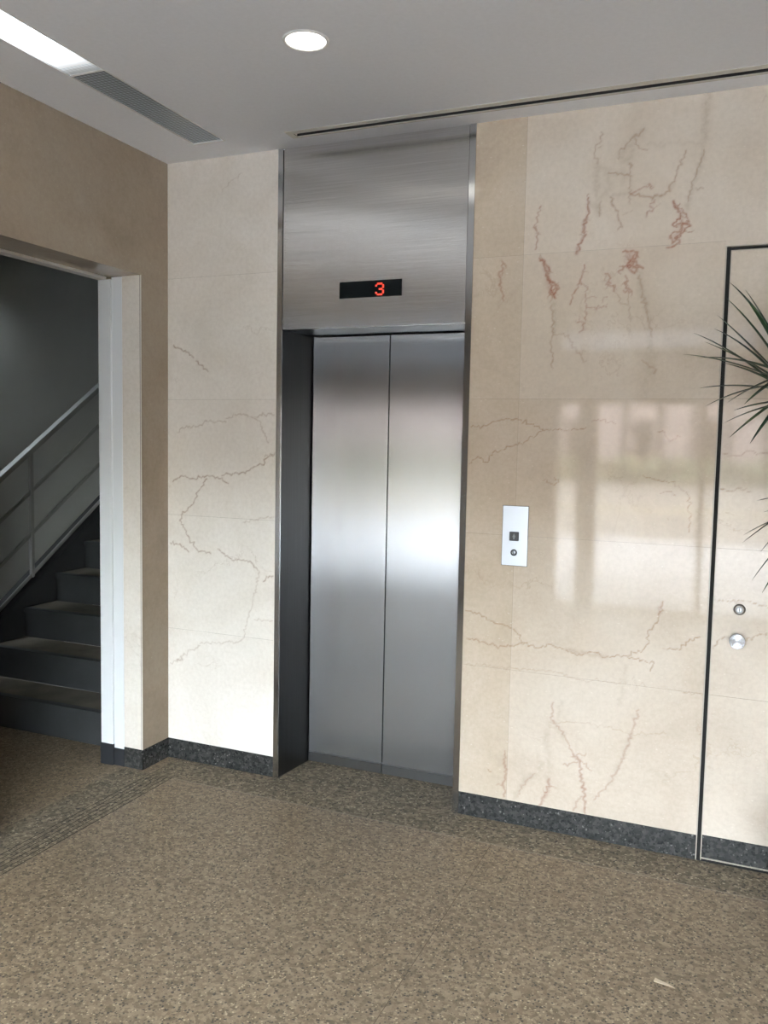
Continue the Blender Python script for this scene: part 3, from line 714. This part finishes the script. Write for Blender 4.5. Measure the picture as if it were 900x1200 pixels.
# ------------------------------------------------------------------ stairs behind the opening
NS=14; R0,RUN,SY=.1800,.262,-.030
st=empty('staircase',(-.8,SY,0)); tag(st,'dim grey steel staircase climbing away behind the doorway','staircase')
XL,XR=-1.45,-.26
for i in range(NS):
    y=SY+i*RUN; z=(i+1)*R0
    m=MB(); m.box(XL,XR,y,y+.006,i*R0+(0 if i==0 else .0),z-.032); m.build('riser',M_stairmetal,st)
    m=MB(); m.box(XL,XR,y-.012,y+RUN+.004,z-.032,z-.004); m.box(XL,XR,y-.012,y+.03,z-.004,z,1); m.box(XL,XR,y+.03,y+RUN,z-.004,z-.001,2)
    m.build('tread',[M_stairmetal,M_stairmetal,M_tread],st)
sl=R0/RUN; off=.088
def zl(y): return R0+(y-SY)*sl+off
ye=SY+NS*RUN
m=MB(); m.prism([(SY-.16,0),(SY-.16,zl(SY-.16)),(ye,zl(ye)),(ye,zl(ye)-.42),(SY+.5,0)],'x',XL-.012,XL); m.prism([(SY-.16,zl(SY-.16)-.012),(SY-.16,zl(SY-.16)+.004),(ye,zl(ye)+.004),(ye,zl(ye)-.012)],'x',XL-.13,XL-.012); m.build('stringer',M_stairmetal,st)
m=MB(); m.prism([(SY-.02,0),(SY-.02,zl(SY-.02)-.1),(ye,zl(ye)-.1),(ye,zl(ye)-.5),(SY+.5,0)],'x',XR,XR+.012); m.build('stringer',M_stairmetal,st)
# railing
rl=empty('stair_railing',(-1.5,.3,0)); tag(rl,'thin grey metal railing rising along the left side of the stairs','railing')
ya,yb=-.16,3.3; tr=lambda y,z0: z0+(y-.365)*.6935
for nm,z0,w_,h_ in (('handrail',1.342,.045,.034),('mid_rail',1.083,.012,.024),('mid_rail',.818,.012,.024),('bottom_rail',.560,.012,.022)):
    m=MB(); m.beam((-1.5,ya,tr(ya,z0)),(-1.5,yb,tr(yb,z0)),w_,h_); m.build(nm,M_rail,rl,bevel=.003)
y=.605-.64
while y<3.3:
    m=MB(); m.box(-1.511,-1.489,y-.011,y+.011,zl(y)+.004,tr(y,1.33)); m.build('post',M_rail,rl)
    y+=.64
# stairwell shell
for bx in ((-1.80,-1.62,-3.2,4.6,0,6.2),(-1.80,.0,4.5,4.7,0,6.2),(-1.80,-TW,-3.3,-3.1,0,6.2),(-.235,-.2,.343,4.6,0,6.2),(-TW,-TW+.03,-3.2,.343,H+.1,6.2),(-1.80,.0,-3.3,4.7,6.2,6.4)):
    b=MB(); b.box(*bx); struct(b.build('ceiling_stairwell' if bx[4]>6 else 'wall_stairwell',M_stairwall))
# stair lamp fixed on the stairwell wall, out of frame
LYa,LYb,LZ=-.95,.26,2.46
sw=empty('wall_light',(-1.6,-.3,LZ)); tag(sw,'tube light on the grey stairwell wall, throwing a cold glow down the plaster','wall light')
m=MB(); m.box(-1.62,-1.585,LYa-.02,LYb+.02,LZ-.03,LZ+.03); m.build('lamp_body',M_lampwhite,sw)
m=MB(); m.prism([(-1.585,LZ+.03),(-1.53,LZ+.03),(-1.53,LZ-.24),(-1.534,LZ-.24),(-1.534,LZ+.026),(-1.585,LZ+.026)],'y',LYa-.02,LYb+.02); m.build('added_shield',M_lampwhite,sw)  # unseen shield, added to keep the tube's light off the stairs
m=MB(); m.tube((-1.568,LYa,LZ),(-1.568,LYb,LZ),.014); m.build('tube',M_stairlamp,sw)
for yy in (LYa-.012,LYb):
    m=MB(); m.box(-1.588,-1.55,yy,yy+.012,LZ-.022,LZ+.022); m.build('tube_holder',M_lampwhite,sw)

# ------------------------------------------------------------------ potted dracaena
pc=(2.97,-.44)
pp=empty('potted_plant',(pc[0],pc[1],0)); tag(pp,'tall potted plant with spiky narrow dark green leaves in front of the marble door','potted plant')
m=MB(); m.lathe([(.14,0),(.15,.01),(.19,.36),(.195,.40),(.18,.40),(.175,.35)],(pc[0],pc[1],0),cap1=False); m.build('pot',M_pot,pp)
m=MB(); m.lathe([(.177,.352),(.12,.362),(.02,.366)],(pc[0],pc[1],0),cap0=True); m.build('soil',M_soil,pp)
heads=[((2.735,-.42,1.80),(2.93,-.44),TIPS_UPPER,85,.34),((2.84,-.40,1.43),(2.98,-.40),TIPS_LOWER,60,.30),((3.12,-.50,2.0),(3.02,-.48),[],80,.36)]
for hc,rt,tips,nl,ln in heads:
    hc=Vector(hc); root=Vector((rt[0],rt[1],.34))
    m=MB(); prev=root; N=8
    for i in range(1,N+1):
        t_=i/N; p=root.lerp(hc,t_)+Vector((.03*math.sin(t_*PI),.02*math.sin(t_*2*PI),0))
        m.tube(prev,p,.017-.004*(i-1)/N,10,r2=.017-.004*i/N); prev=p
    m.build('cane',M_cane,pp)
    m=MB()
    def blade(base,tip,wid,arch):
        d=tip-base; Ln=d.length
        c1=base+d*.5+Vector((0,0,arch*Ln)); n=10; rowsv=[]
        for i in range(n+1):
            t_=i/n; p=base*(1-t_)**2+c1*2*t_*(1-t_)+tip*t_*t_
            tan=((c1-base)*(1-t_)+(tip-c1)*t_).normalized()
            side=tan.cross(Vector((0,0,1))); side=side.normalized() if side.length>1e-3 else Vector((1,0,0))
            up=side.cross(tan)
            ww=wid*(.55+.45*min(1,t_*4))*(1-t_**2.2)**.8+.0004
            rowsv+= [p+side*ww-up*0+up*ww*.35,p-up*ww*.12,p-side*ww+up*ww*.35]
        fs=[]
        for i in range(n):
            a=i*3; fs+=[(a,a+1,a+4,a+3),(a+1,a+2,a+5,a+4)]
        m.add(rowsv,fs,0,True)
    for tp in tips:
        tip=Vector(tp); dr=(tip-hc).normalized()
        blade(hc+Vector((0,0,random.uniform(-.05,.05)))+dr*.012,tip,random.uniform(.0085,.0125),random.uniform(.04,.13))
    for k in range(nl):
        az=random.uniform(0,2*PI); el=math.radians(random.choice([75,60,45,30,15,0,-20,-45])+random.uniform(-10,10))
        L_=ln*random.uniform(.8,1.1); dr=Vector((math.cos(az)*math.cos(el),math.sin(az)*math.cos(el),math.sin(el)))
        if tips and dr.x<-.15: continue
        tip=hc+dr*L_-Vector((0,0,.05*random.random()))
        if tip.y>-.02: tip.y=-.02-random.random()*.05
        blade(hc+Vector((0,0,random.uniform(-.06,.06)))+dr*.012,tip,random.uniform(.0085,.0125),random.uniform(.05,.15))
    m.build('foliage',M_leaf,pp,fix=False)

# scrap of tape on the floor
m=MB(); m.prism([(2.432,-.846),(2.474,-.862),(2.492,-.874),(2.430,-.866)],'z',0.0,.0012); tag(m.build('tape_scrap',M_paper),'small pale strip of tape stuck on the brown granite floor','tape')

# ------------------------------------------------------------------ rest of the lobby and the street in front
b=MB(); b.box(RIGHT,RIGHT+.2,FRONT,.0,0,H+.1); struct(b.build('wall_right',M_right))
GX0,GX1,GZ,GT,GH=.84,4.2,2.05,2.50,2.86
b=MB(); b.box(-.23,RIGHT+.2,FRONT-.2,FRONT,GZ,GT); b.box(-.23,RIGHT+.2,FRONT-.2,FRONT,GH,H+.12)
for z0,z1 in ((0,GZ),(GT,GH)): b.box(-.23,GX0,FRONT-.2,FRONT,z0,z1); b.box(GX1,RIGHT+.2,FRONT-.2,FRONT,z0,z1)
struct(b.build('wall_front',plain('front header stone',(.26,.235,.20,1),.5)))
b=MB()
for x,w_ in ((GX0,.04),(1.07,.19),(2.2,.05),(3.2,.05),(GX1-.05,.05)): b.box(x,x+w_,FRONT-.12,FRONT-.05,0,GZ); b.box(x,x+.04,FRONT-.12,FRONT-.05,GT,GH)
for z in (0,GZ-.05,GT,GH-.03): b.box(GX0,GX1,FRONT-.12,FRONT-.05,z,z+(.05 if z<GT else .03))
w1=struct(b.build('window_1',M_steel_edge))
for z0,z1 in ((.05,GZ-.05),(GT+.03,GH-.03)):
    b=MB(); b.quad((GX0,FRONT-.08,z0),(GX1,FRONT-.08,z0),(GX1,FRONT-.08,z1),(GX0,FRONT-.08,z1)); b.build('glass_pane',M_glass if z0<1 else M_glass_dark,w1)
b=MB(); b.box(-3,9,FRONT-1.7,FRONT-.2,2.9,3.02); struct(b.build('added_canopy',plain('added canopy soffit',(.35,.34,.33,1),.7)))  # unseen canopy, added to block high sky light from the lobby
b=MB(); b.box(-30,30,-12.0,FRONT-.2,-.2,-.01); struct(b.build('pavement',plain('pale paving',PAVE,.8,noise=.06,nscale=4)))
b=MB(); b.box(-60,60,-34.5,-12.0,-.25,-.06); b.box(-60,60,-20.3,-19.7,-.06,-.055,1); b.box(-60,60,-23.2,-22.9,-.06,-.055,2); struct(b.build('street',[plain('street asphalt',(.14,.128,.11,1),.9,noise=.1,nscale=2),plain('yellow road paint',(.62,.50,.22,1),.8),plain('white road paint',(.9,.9,.9,1),.8)]))
b=MB(); random.seed(3)
for i in range(160):
    x=-30+60*i/160+random.uniform(-.15,.15)
    for j in range(3):
        r=random.uniform(.25,.4); cx,cy,cz=x,-35.4+random.uniform(-.4,.4),.25+.28*j
        b.lathe([(r*.3,-r*.9),(r*.85,-r*.5),(r,0),(r*.8,r*.55),(r*.25,r*.9)],(cx,cy,cz),seg=9)
hd=b.build('hedge',plain('hedge leaves',(.085,.10,.05,1),.9,noise=.5,nscale=6)); tag(hd,'low clipped green hedge across the street, mirrored in the polished marble','hedge',kind='stuff')
bl=empty('building',(2,-41,0)); tag(bl,'low pink building with evenly spaced white posts behind the hedge, mirrored in the marble','building')
b=MB(); b.box(-14,22,-48,-41,-.2,5.2); b.build('facade',plain('pink render',(.30,.235,.225,1),.8),bl)
pm=plain('white post paint',(.85,.85,.86,1),.6); wm=plain('shop glazing',(.42,.46,.50,1),.15)
x=-13.0
while x<21:
    b=MB(); b.box(x-.16,x+.16,-41.25,-41,-.2,5.0); b.build('post',pm,bl)
    if (int(x)%3)==0:
        b=MB(); b.box(x+.4,x+1.3,-41.04,-41,.9,2.9); b.build('window',wm,bl)
    x+=1.65

# ------------------------------------------------------------------ light
sun=bpy.data.lights.new('sun','SUN'); sun.energy=SUN; sun.angle=math.radians(1.0); sun.color=(1,.95,.88)
so=bpy.data.objects.new('sun',sun); C.objects.link(so)
so.rotation_euler=Vector((-.80,-.22,-.75)).to_track_quat('-Z','Y').to_euler()
W=bpy.data.worlds.new('sky'); SC.world=W; W.use_nodes=True; nt=W.node_tree
sk=nt.nodes.new('ShaderNodeTexSky'); sk.sky_type='NISHITA'; sk.sun_disc=False; sk.sun_elevation=math.radians(44); sk.sun_rotation=math.radians(75); sk.dust_density=2.5; sk.air_density=1.0
hs=nt.nodes.new('ShaderNodeHueSaturation'); hs.inputs['Saturation'].default_value=.35; nt.links.new(sk.outputs[0],hs.inputs['Color']); nt.links.new(hs.outputs[0],nt.nodes['Background'].inputs[0]); nt.nodes['Background'].inputs[1].default_value=SKY

# ------------------------------------------------------------------ camera (solved from the photograph's vanishing lines)
cam=bpy.data.cameras.new('camera'); co=bpy.data.objects.new('camera',cam); C.objects.link(co)
yaw,pitch,roll=0.4010,-0.0815,0.0194
fw=Vector((-math.sin(yaw)*math.cos(pitch),math.cos(yaw)*math.cos(pitch),math.sin(pitch)))
rt=fw.cross(Vector((0,0,1))).normalized(); up=rt.cross(fw)
r2=math.cos(roll)*rt+math.sin(roll)*up; u2=-math.sin(roll)*rt+math.cos(roll)*up
co.matrix_world=Matrix(((r2.x,u2.x,-fw.x,2.6157),(r2.y,u2.y,-fw.y,-3.4491),(r2.z,u2.z,-fw.z,1.5995),(0,0,0,1)))
cam.sensor_fit='VERTICAL'; cam.sensor_height=36; cam.sensor_width=27; cam.lens=1003.45/1200*36; cam.clip_start=.02
SC.camera=co
vs=SC.view_settings; vs.view_transform='Standard'; vs.look='None'; vs.gamma=1; vs.exposure=EXPO; vs.use_curve_mapping=False
SC.display_settings.display_device='sRGB'
cy=SC.cycles; cy.use_denoising=True; cy.max_bounces=14; cy.diffuse_bounces=7; cy.glossy_bounces=5; cy.transparent_max_bounces=12; cy.sample_clamp_indirect=6; cy.caustics_reflective=False
